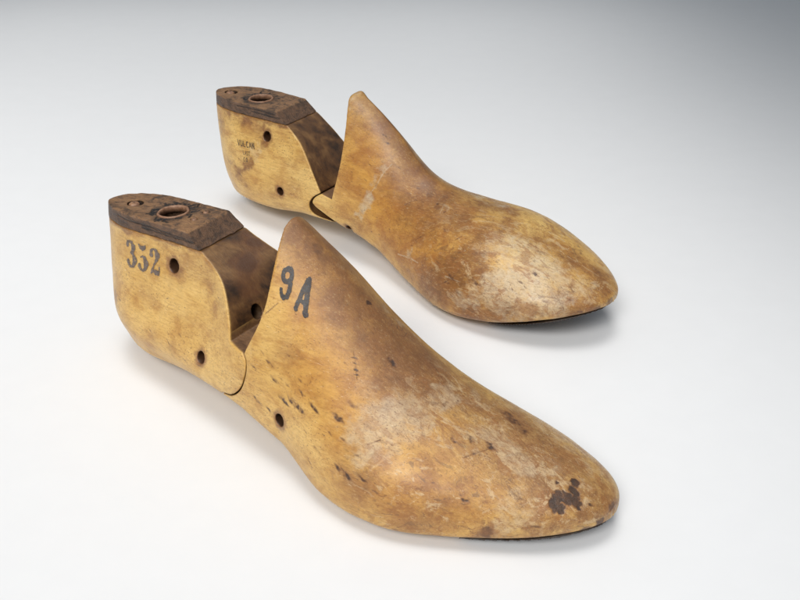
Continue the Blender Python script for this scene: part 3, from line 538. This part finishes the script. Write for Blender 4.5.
    rd = cfg['ridge']*sst(.75, .0, rid)*sst(22, 18, x)*np.clip(.55 + .9*fbm(x*1.2, y*1.2, z*1.2, seed+70, 4), 0, 1)
    mk[:, 2] = np.maximum(mk[:, 2], .42*rd*(rd > 0))
    led = isc*(z < back[-1][1]+.1)
    set_attr(f, 'marks', np.clip(mk, 0, 1)*(1-isc[:, None])); set_attr(f, 'faces', np.stack([isc*(1-led), led, gold(V, M)*(1-isc)], 1))
    for hh in fore_holes: side_plug('pin', hh, hh[3]*.8, .5, cfg['plug'], f)
    # thin plate under the toe
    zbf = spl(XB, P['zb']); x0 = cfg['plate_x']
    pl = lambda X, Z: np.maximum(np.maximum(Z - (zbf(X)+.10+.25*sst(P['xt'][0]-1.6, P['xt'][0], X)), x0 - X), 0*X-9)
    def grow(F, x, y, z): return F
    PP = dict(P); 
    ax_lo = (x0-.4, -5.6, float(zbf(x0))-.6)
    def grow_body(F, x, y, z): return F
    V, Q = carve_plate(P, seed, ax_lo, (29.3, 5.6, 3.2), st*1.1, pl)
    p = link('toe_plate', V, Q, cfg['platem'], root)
    for nm, font, placed, step, mat, tgt, wear in cfg['stamps']:
        stamp(nm, P, seed, font, placed, step, mat, {'heel': h, 'fore': f}[tgt], wear)
    return root

def carve_plate(P, seed, lo, hi, st, pl):
    ax = [np.arange(lo[i], hi[i] + st, st) for i in range(3)]
    x = ax[0][:, None, None]; y = ax[1][None, :, None]; z = ax[2][None, None, :]
    zbf = spl(XB, P['zb'])(x)
    # footprint of the sole a little above the bottom, extruded down
    F = body(P, x, y, np.maximum(z, zbf + .22) + 0*x).astype(np.float32); far = F > .4; F = np.clip(F, -2, 3); g = np.gradient(F, st, axis=0)**2 + np.gradient(F, st, axis=1)**2
    F = np.clip(F/np.maximum(np.sqrt(g), .12), -1.5, 1.5) + .07
    F[far] = np.maximum(F[far], .3)
    F = smax(F, np.broadcast_to((z - zbf - .05 - .02*np.sin(x*1.7)).astype(np.float32), F.shape), .03); F = np.maximum(F, zbf + .0 - z - .02)
    F = np.maximum(F, lo[0] + .4 - x + .3*np.sin(y)); F = np.maximum(F, x - P['xt'][0] + .12)
    return surface_nets(F, np.array(lo), st)

RES = 1.0
oak = wood_material('golden beech wood', 1, (.76, .50, .165), (.60, .335, .075), (.36, .15, .032), (.60, .44, .27), (.25, .108, .036))
oak2 = wood_material('honey beech wood', 4, (.80, .535, .175), (.62, .35, .075), (.38, .15, .030), (.66, .54, .37), (.23, .090, .022))
plug = plain('dark peg wood', (.03, .015, .01), (.16, .07, .035), .5, 9)
ringm = plain('old fibre ring', (.20, .095, .05), (.36, .20, .12), .5, 5)
dotm = plain('worn rivet', (.15, .075, .045), (.36, .19, .10), .45, 7)
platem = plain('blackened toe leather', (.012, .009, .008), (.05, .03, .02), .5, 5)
ink = ink_material('faded grey ink', (.11, .085, .075)); ink2 = ink_material('black ink', (.026, .023, .023), .6); ink3 = ink_material('small dark ink', (.05, .032, .02), .85)

d3 = 1.05
F_cfg = dict(seed=3, wood=oak, capm=cap_material('cap fibre board', .3), plug=plug, ringm=ringm, dotm=dotm, platem=platem,
  cap_bottom=7.16, cap_top=7.92, cap_slope=.085,
  cut=[(6.35, 8.46)] + smooth_curve([(6.35, 8.46), (7.38, 7.76), (8.35, 7.30), (9.15, 6.85), (9.8, 6.2), (10.25, 5.6), (10.5, 4.98)], 5) + [(11.42, 4.85)],
  crease=(10.5, 4.98),
  hinge_heel=smooth_curve([(11.48, 4.80), (11.66, 4.60), (11.73, 4.25), (11.66, 3.75), (11.44, 3.2), (11.05, 2.72), (10.6, 2.40), (10.1, 2.24), (9.75, 2.0), (9.6, 1.2)], 4),
  hinge_fore=smooth_curve([(11.54, 4.86), (11.71, 4.63), (11.78, 4.25), (11.71, 3.73), (11.49, 3.16), (11.08, 2.67), (10.62, 2.34), (10.12, 2.16), (9.83, 1.95), (9.68, 1.2)], 4),
  cone_back=smooth_curve([(11.60, 10.3), (11.72, 9.8), (11.90, 9.18), (12.06, 8.41), (12.20, 7.36), (12.14, 6.54), (11.93, 5.84), (11.60, 5.05)], 4),
  tip=(11.7, 10.25), tip_n=(-.75, 1),
  holes=[(5.52, 6.53, .33), (8.41, 3.31, .27), (14.06, 2.75, .28)], socket=(3.95, .05), rivet=(1.35, .0), dots=[(5.55, -.15), (5.45, .75)], cracks=40, ridge=.95,
  cut_hole=(10.3, -1.3, 5.45, .33), plate_x=22.8,
  side_lines=[(1, .52, 1.2, 6.2), (0, .30, 3.2, 7.4)],
  scratches=[[(16.59, -2.3, 6.18), (16.81, -2.46, 5.99), (17.06, -2.73, 5.74), (17.33, -3.02, 5.45)], [(18.3, 0.18, 5.46), (18.73, 0.16, 5.23), (19.22, 0.05, 5.01), (19.74, -0.18, 4.83)], [(22.43, -2.76, 3.48), (22.68, -2.34, 3.53), (22.96, -1.87, 3.56), (23.16, -1.5, 3.56)], [(12.34, -2.96, 6.84), (12.56, -2.8, 7.09), (12.8, -2.59, 7.37)], [(17.99, -1.74, 5.66), (18.05, -1.46, 5.68), (18.18, -1.36, 5.63)], [(22.44, 0.67, 3.73), (22.95, 0.39, 3.65), (23.41, 0.1, 3.56), (23.72, 0.14, 3.46)], [(18.18, -5.31, 2.67), (18.64, -5.38, 2.52), (19.09, -5.37, 2.52)], [(17.84, 1.88, 4.78), (18.22, 1.89, 4.54), (18.75, 1.9, 4.21), (19.37, 1.94, 3.94)], [(16.89, 0.01, 6.41), (16.74, 0.36, 6.39), (16.79, 0.67, 6.21), (17.07, 0.2, 6.23), (17.24, 0.34, 6.07), (16.98, 0.78, 6.02)], [(17.38, -0.0, 6.09), (17.5, 0.12, 5.97), (17.35, 0.56, 5.9)], [(18.97, -4.56, 3.73), (19.18, -4.37, 3.85), (19.36, -4.21, 3.93)]], pale_scratches=[[(19.81, -0.52, 4.84), (20.22, -0.67, 4.68), (20.7, -0.72, 4.5)], [(23.58, -1.0, 3.49), (23.96, -1.01, 3.36), (24.33, -1.15, 3.21)], [(20.07, -2.39, 4.54), (20.2, -2.0, 4.57), (20.44, -1.61, 4.55)], [(19.54, 0.5, 4.74), (20.03, 0.39, 4.58), (20.64, -0.08, 4.46)]],
  stamps=[('number_stamp', FAT, [('3', (2.16, 5.53), (1.12, .19), (-.2, 1.22)), ('5', (3.02, 5.60), (1.12, .19), (-.2, 1.20)), ('2', (3.92, 5.68), (1.2, .20), (-.24, 1.20))], .018, ink, 'heel', .38),
          ('size_stamp', FAT, [('9', (12.68, 7.60), (.92, -.05), (-.34, 1.08)), ('A', (13.58, 7.33), (.84, -.24), (-.28, 1.04))], .018, ink2, 'fore', .16)])
def row(txt, o, du, hv, adv):
    return [(c, (o[0]+i*adv[0], o[1]+i*adv[1]), du, hv) for i, c in enumerate(txt)]
R_cfg = dict(seed=17, wood=oak2, capm=cap_material('worn cap board', 1.1), plug=plug, ringm=ringm, dotm=dotm, platem=platem,
  cap_bottom=6.78, cap_top=7.50, cap_slope=.03,
  cut=[(5.45, 7.66)] + smooth_curve([(5.45, 7.66), (6.35, 7.0), (7.05, 6.5), (7.65, 5.98), (8.32, 5.2), (9.0, 4.33), (9.50, 3.66)], 5),
  crease=(30, 0),
  hinge_heel=smooth_curve([(9.48, 3.62), (9.03, 3.32), (8.72, 2.98), (8.62, 2.60), (8.80, 2.20), (9.3, 1.98), (10.1, 1.86), (10.5, 1.3)], 4),
  hinge_fore=smooth_curve([(9.45, 3.54), (9.12, 3.30), (8.93, 3.05), (8.92, 2.86), (9.15, 2.68)], 4) + [(10.75, 2.05), (11.3, 1.6), (11.6, 1.0)],
  cone_back=smooth_curve([(10.60, 9.4), (10.66, 8.9), (10.82, 7.5), (10.84, 6.0), (10.71, 4.84), (10.56, 4.13), (10.44, 3.50)], 4) + [(9.60, 3.62)],
  tip=(10.75, 9.6), tip_n=(-.6, 1),
  holes=[(4.87, 5.98, .30), (6.29, 2.92, .25), (11.75, 1.92, .27)], socket=(3.05, .05), rivet=(.55, .0), dots=[], cracks=14, ridge=.6, plate_x=22.6,
  side_lines=[(0, .50, 2.2, 5.4), (0, .33, 3.5, 5.8)],
  scratches=[[(16.37, -0.62, 5.52), (17.09, -1.06, 5.19), (18.03, -1.63, 4.91)], [(15.73, -2.16, 4.55), (16.18, -1.82, 4.86), (16.76, -1.76, 4.86)], [(21.27, -4.43, 3.59), (20.98, -4.91, 2.86), (20.49, -5.02, 2.39), (19.74, -4.96, 1.87)], [(20.56, -4.95, 2.63), (21.54, -5.07, 2.63), (22.57, -4.95, 2.91)], [(17.34, -3.45, 3.33), (17.92, -3.33, 3.76), (18.37, -3.11, 4.12)], [(13.11, -0.5, 7.82), (13.42, -0.63, 7.44)], [(20.02, -3.51, 4.15), (20.28, -3.23, 4.35)], [(20.01, -1.53, 4.88), (21.07, -1.68, 4.87), (22.18, -1.94, 4.75)]], pale_scratches=[[(13.15, -2.24, 4.45), (13.55, -1.98, 5.09), (13.8, -1.54, 5.87), (14.09, -1.16, 6.3)], [(12.52, -2.51, 3.16), (13.12, -2.4, 3.93)], [(17.98, -1.57, 4.94), (18.14, -2.2, 4.67)], [(20.33, -4.9, 2.65), (21.39, -5.04, 2.69)], [(16.25, -3.57, 2.17), (17.32, -3.9, 2.39), (18.07, -4.19, 2.43)], [(22.59, -3.09, 4.38), (23.33, -3.07, 4.24), (24.21, -3.21, 3.98)], [(21.91, -3.0, 4.5), (22.88, -3.06, 4.34), (23.85, -3.31, 4.03)], [(24.01, -2.37, 4.27), (25.03, -2.54, 3.95)]],
  stamps=[('maker_stamp', THIN, row('VULCAN', (2.54, 4.94), (.31, .02), (-.10, .33), (.255, .018)) + row('LAST', (3.08, 4.50), (.18, .01), (-.06, .24), (.16, .01)) + row('CO', (3.16, 4.08), (.21, .01), (-.06, .24), (.22, .02)), .010, ink3, 'heel', .3)])

make_last('F', F_cfg, 'nearer wooden shoe last, stamped 352 on its heel block and 9A on its cone')
make_last('R', R_cfg, 'farther wooden shoe last with small VULCAN stamp on its heel block and no number')

# ------------------------------------------------------------------ backdrop sweep
V = []; Fc = []; xs = np.linspace(-220, 220, 23)
prof = [(-60, 0), (0, 0), (60, 0), (130, 0), (170, 0)] + [(170+45*math.sin(a), 45-45*math.cos(a)) for a in np.linspace(.15, math.pi/2, 10)] + [(215, 140)]
for yy, zz in prof:
    for xx in xs: V.append((xx, yy, zz))
n = len(xs)
for j in range(len(prof)-1):
    for i in range(n-1): Fc.append((j*n+i, j*n+i+1, (j+1)*n+i+1, (j+1)*n+i))
t = NT('white sweep paper'); nn = t.noise(t.coords((.6, .6, .6)), 1, 4, .6)
t.l(t.mix(nn, (.80, .805, .815), (.83, .835, .845)), t.b.inputs['Base Color']); t.b.inputs['Roughness'].default_value = .55; t.b.inputs['Specular IOR Level'].default_value = .25
fn = t.noise(t.coords((8, 8, 8)), 1, 3, .6); t.bump(fn, .05, .0002)
bd = link('backdrop', V, Fc, t.m); bd['kind'] = 'structure'

# ------------------------------------------------------------------ camera, lamps, world
f_px, pitch, H = CAMERA_FIT
cam = bpy.data.cameras.new('camera'); co = bpy.data.objects.new('camera', cam); col.objects.link(co)
cam.sensor_width = 36; cam.lens = 36*f_px/800; cam.clip_start = .01; cam.clip_end = 50
co.location = (0, 0, H*.01); co.rotation_euler = (math.pi/2 - pitch, 0, 0); scn.camera = co

def area(name, loc, target, size, power, color, spread=180):
    d = bpy.data.lights.new(name, 'AREA'); d.shape = 'RECTANGLE'; d.size, d.size_y = size; d.energy = power; d.color = color; d.spread = math.radians(spread)
    o = bpy.data.objects.new(name, d); col.objects.link(o); o.location = loc
    import mathutils
    o.rotation_euler = (mathutils.Vector(target) - mathutils.Vector(loc)).to_track_quat('-Z', 'Y').to_euler()
    return o
area('softbox', (-.20, .51, .80), (-.16, .51, 0), (1.5, .82), 1.66, (1, .985, .955), 36)
area('front_softbox', (-.34, -.34, .80), (-.08, .44, .02), (1.4, .6), 1.95, (1, .98, .95), 32)
w = bpy.data.worlds.new('World'); scn.world = w; w.use_nodes = True
bg = w.node_tree.nodes['Background']; bg.inputs[0].default_value = (.84, .92, 1, 1); bg.inputs[1].default_value = .27

scn.render.engine = 'CYCLES'
scn.view_settings.view_transform = 'Standard'; scn.view_settings.look = 'None'; scn.view_settings.exposure = 0; scn.view_settings.gamma = 1
scn.render.resolution_x = 1024; scn.render.resolution_y = 768
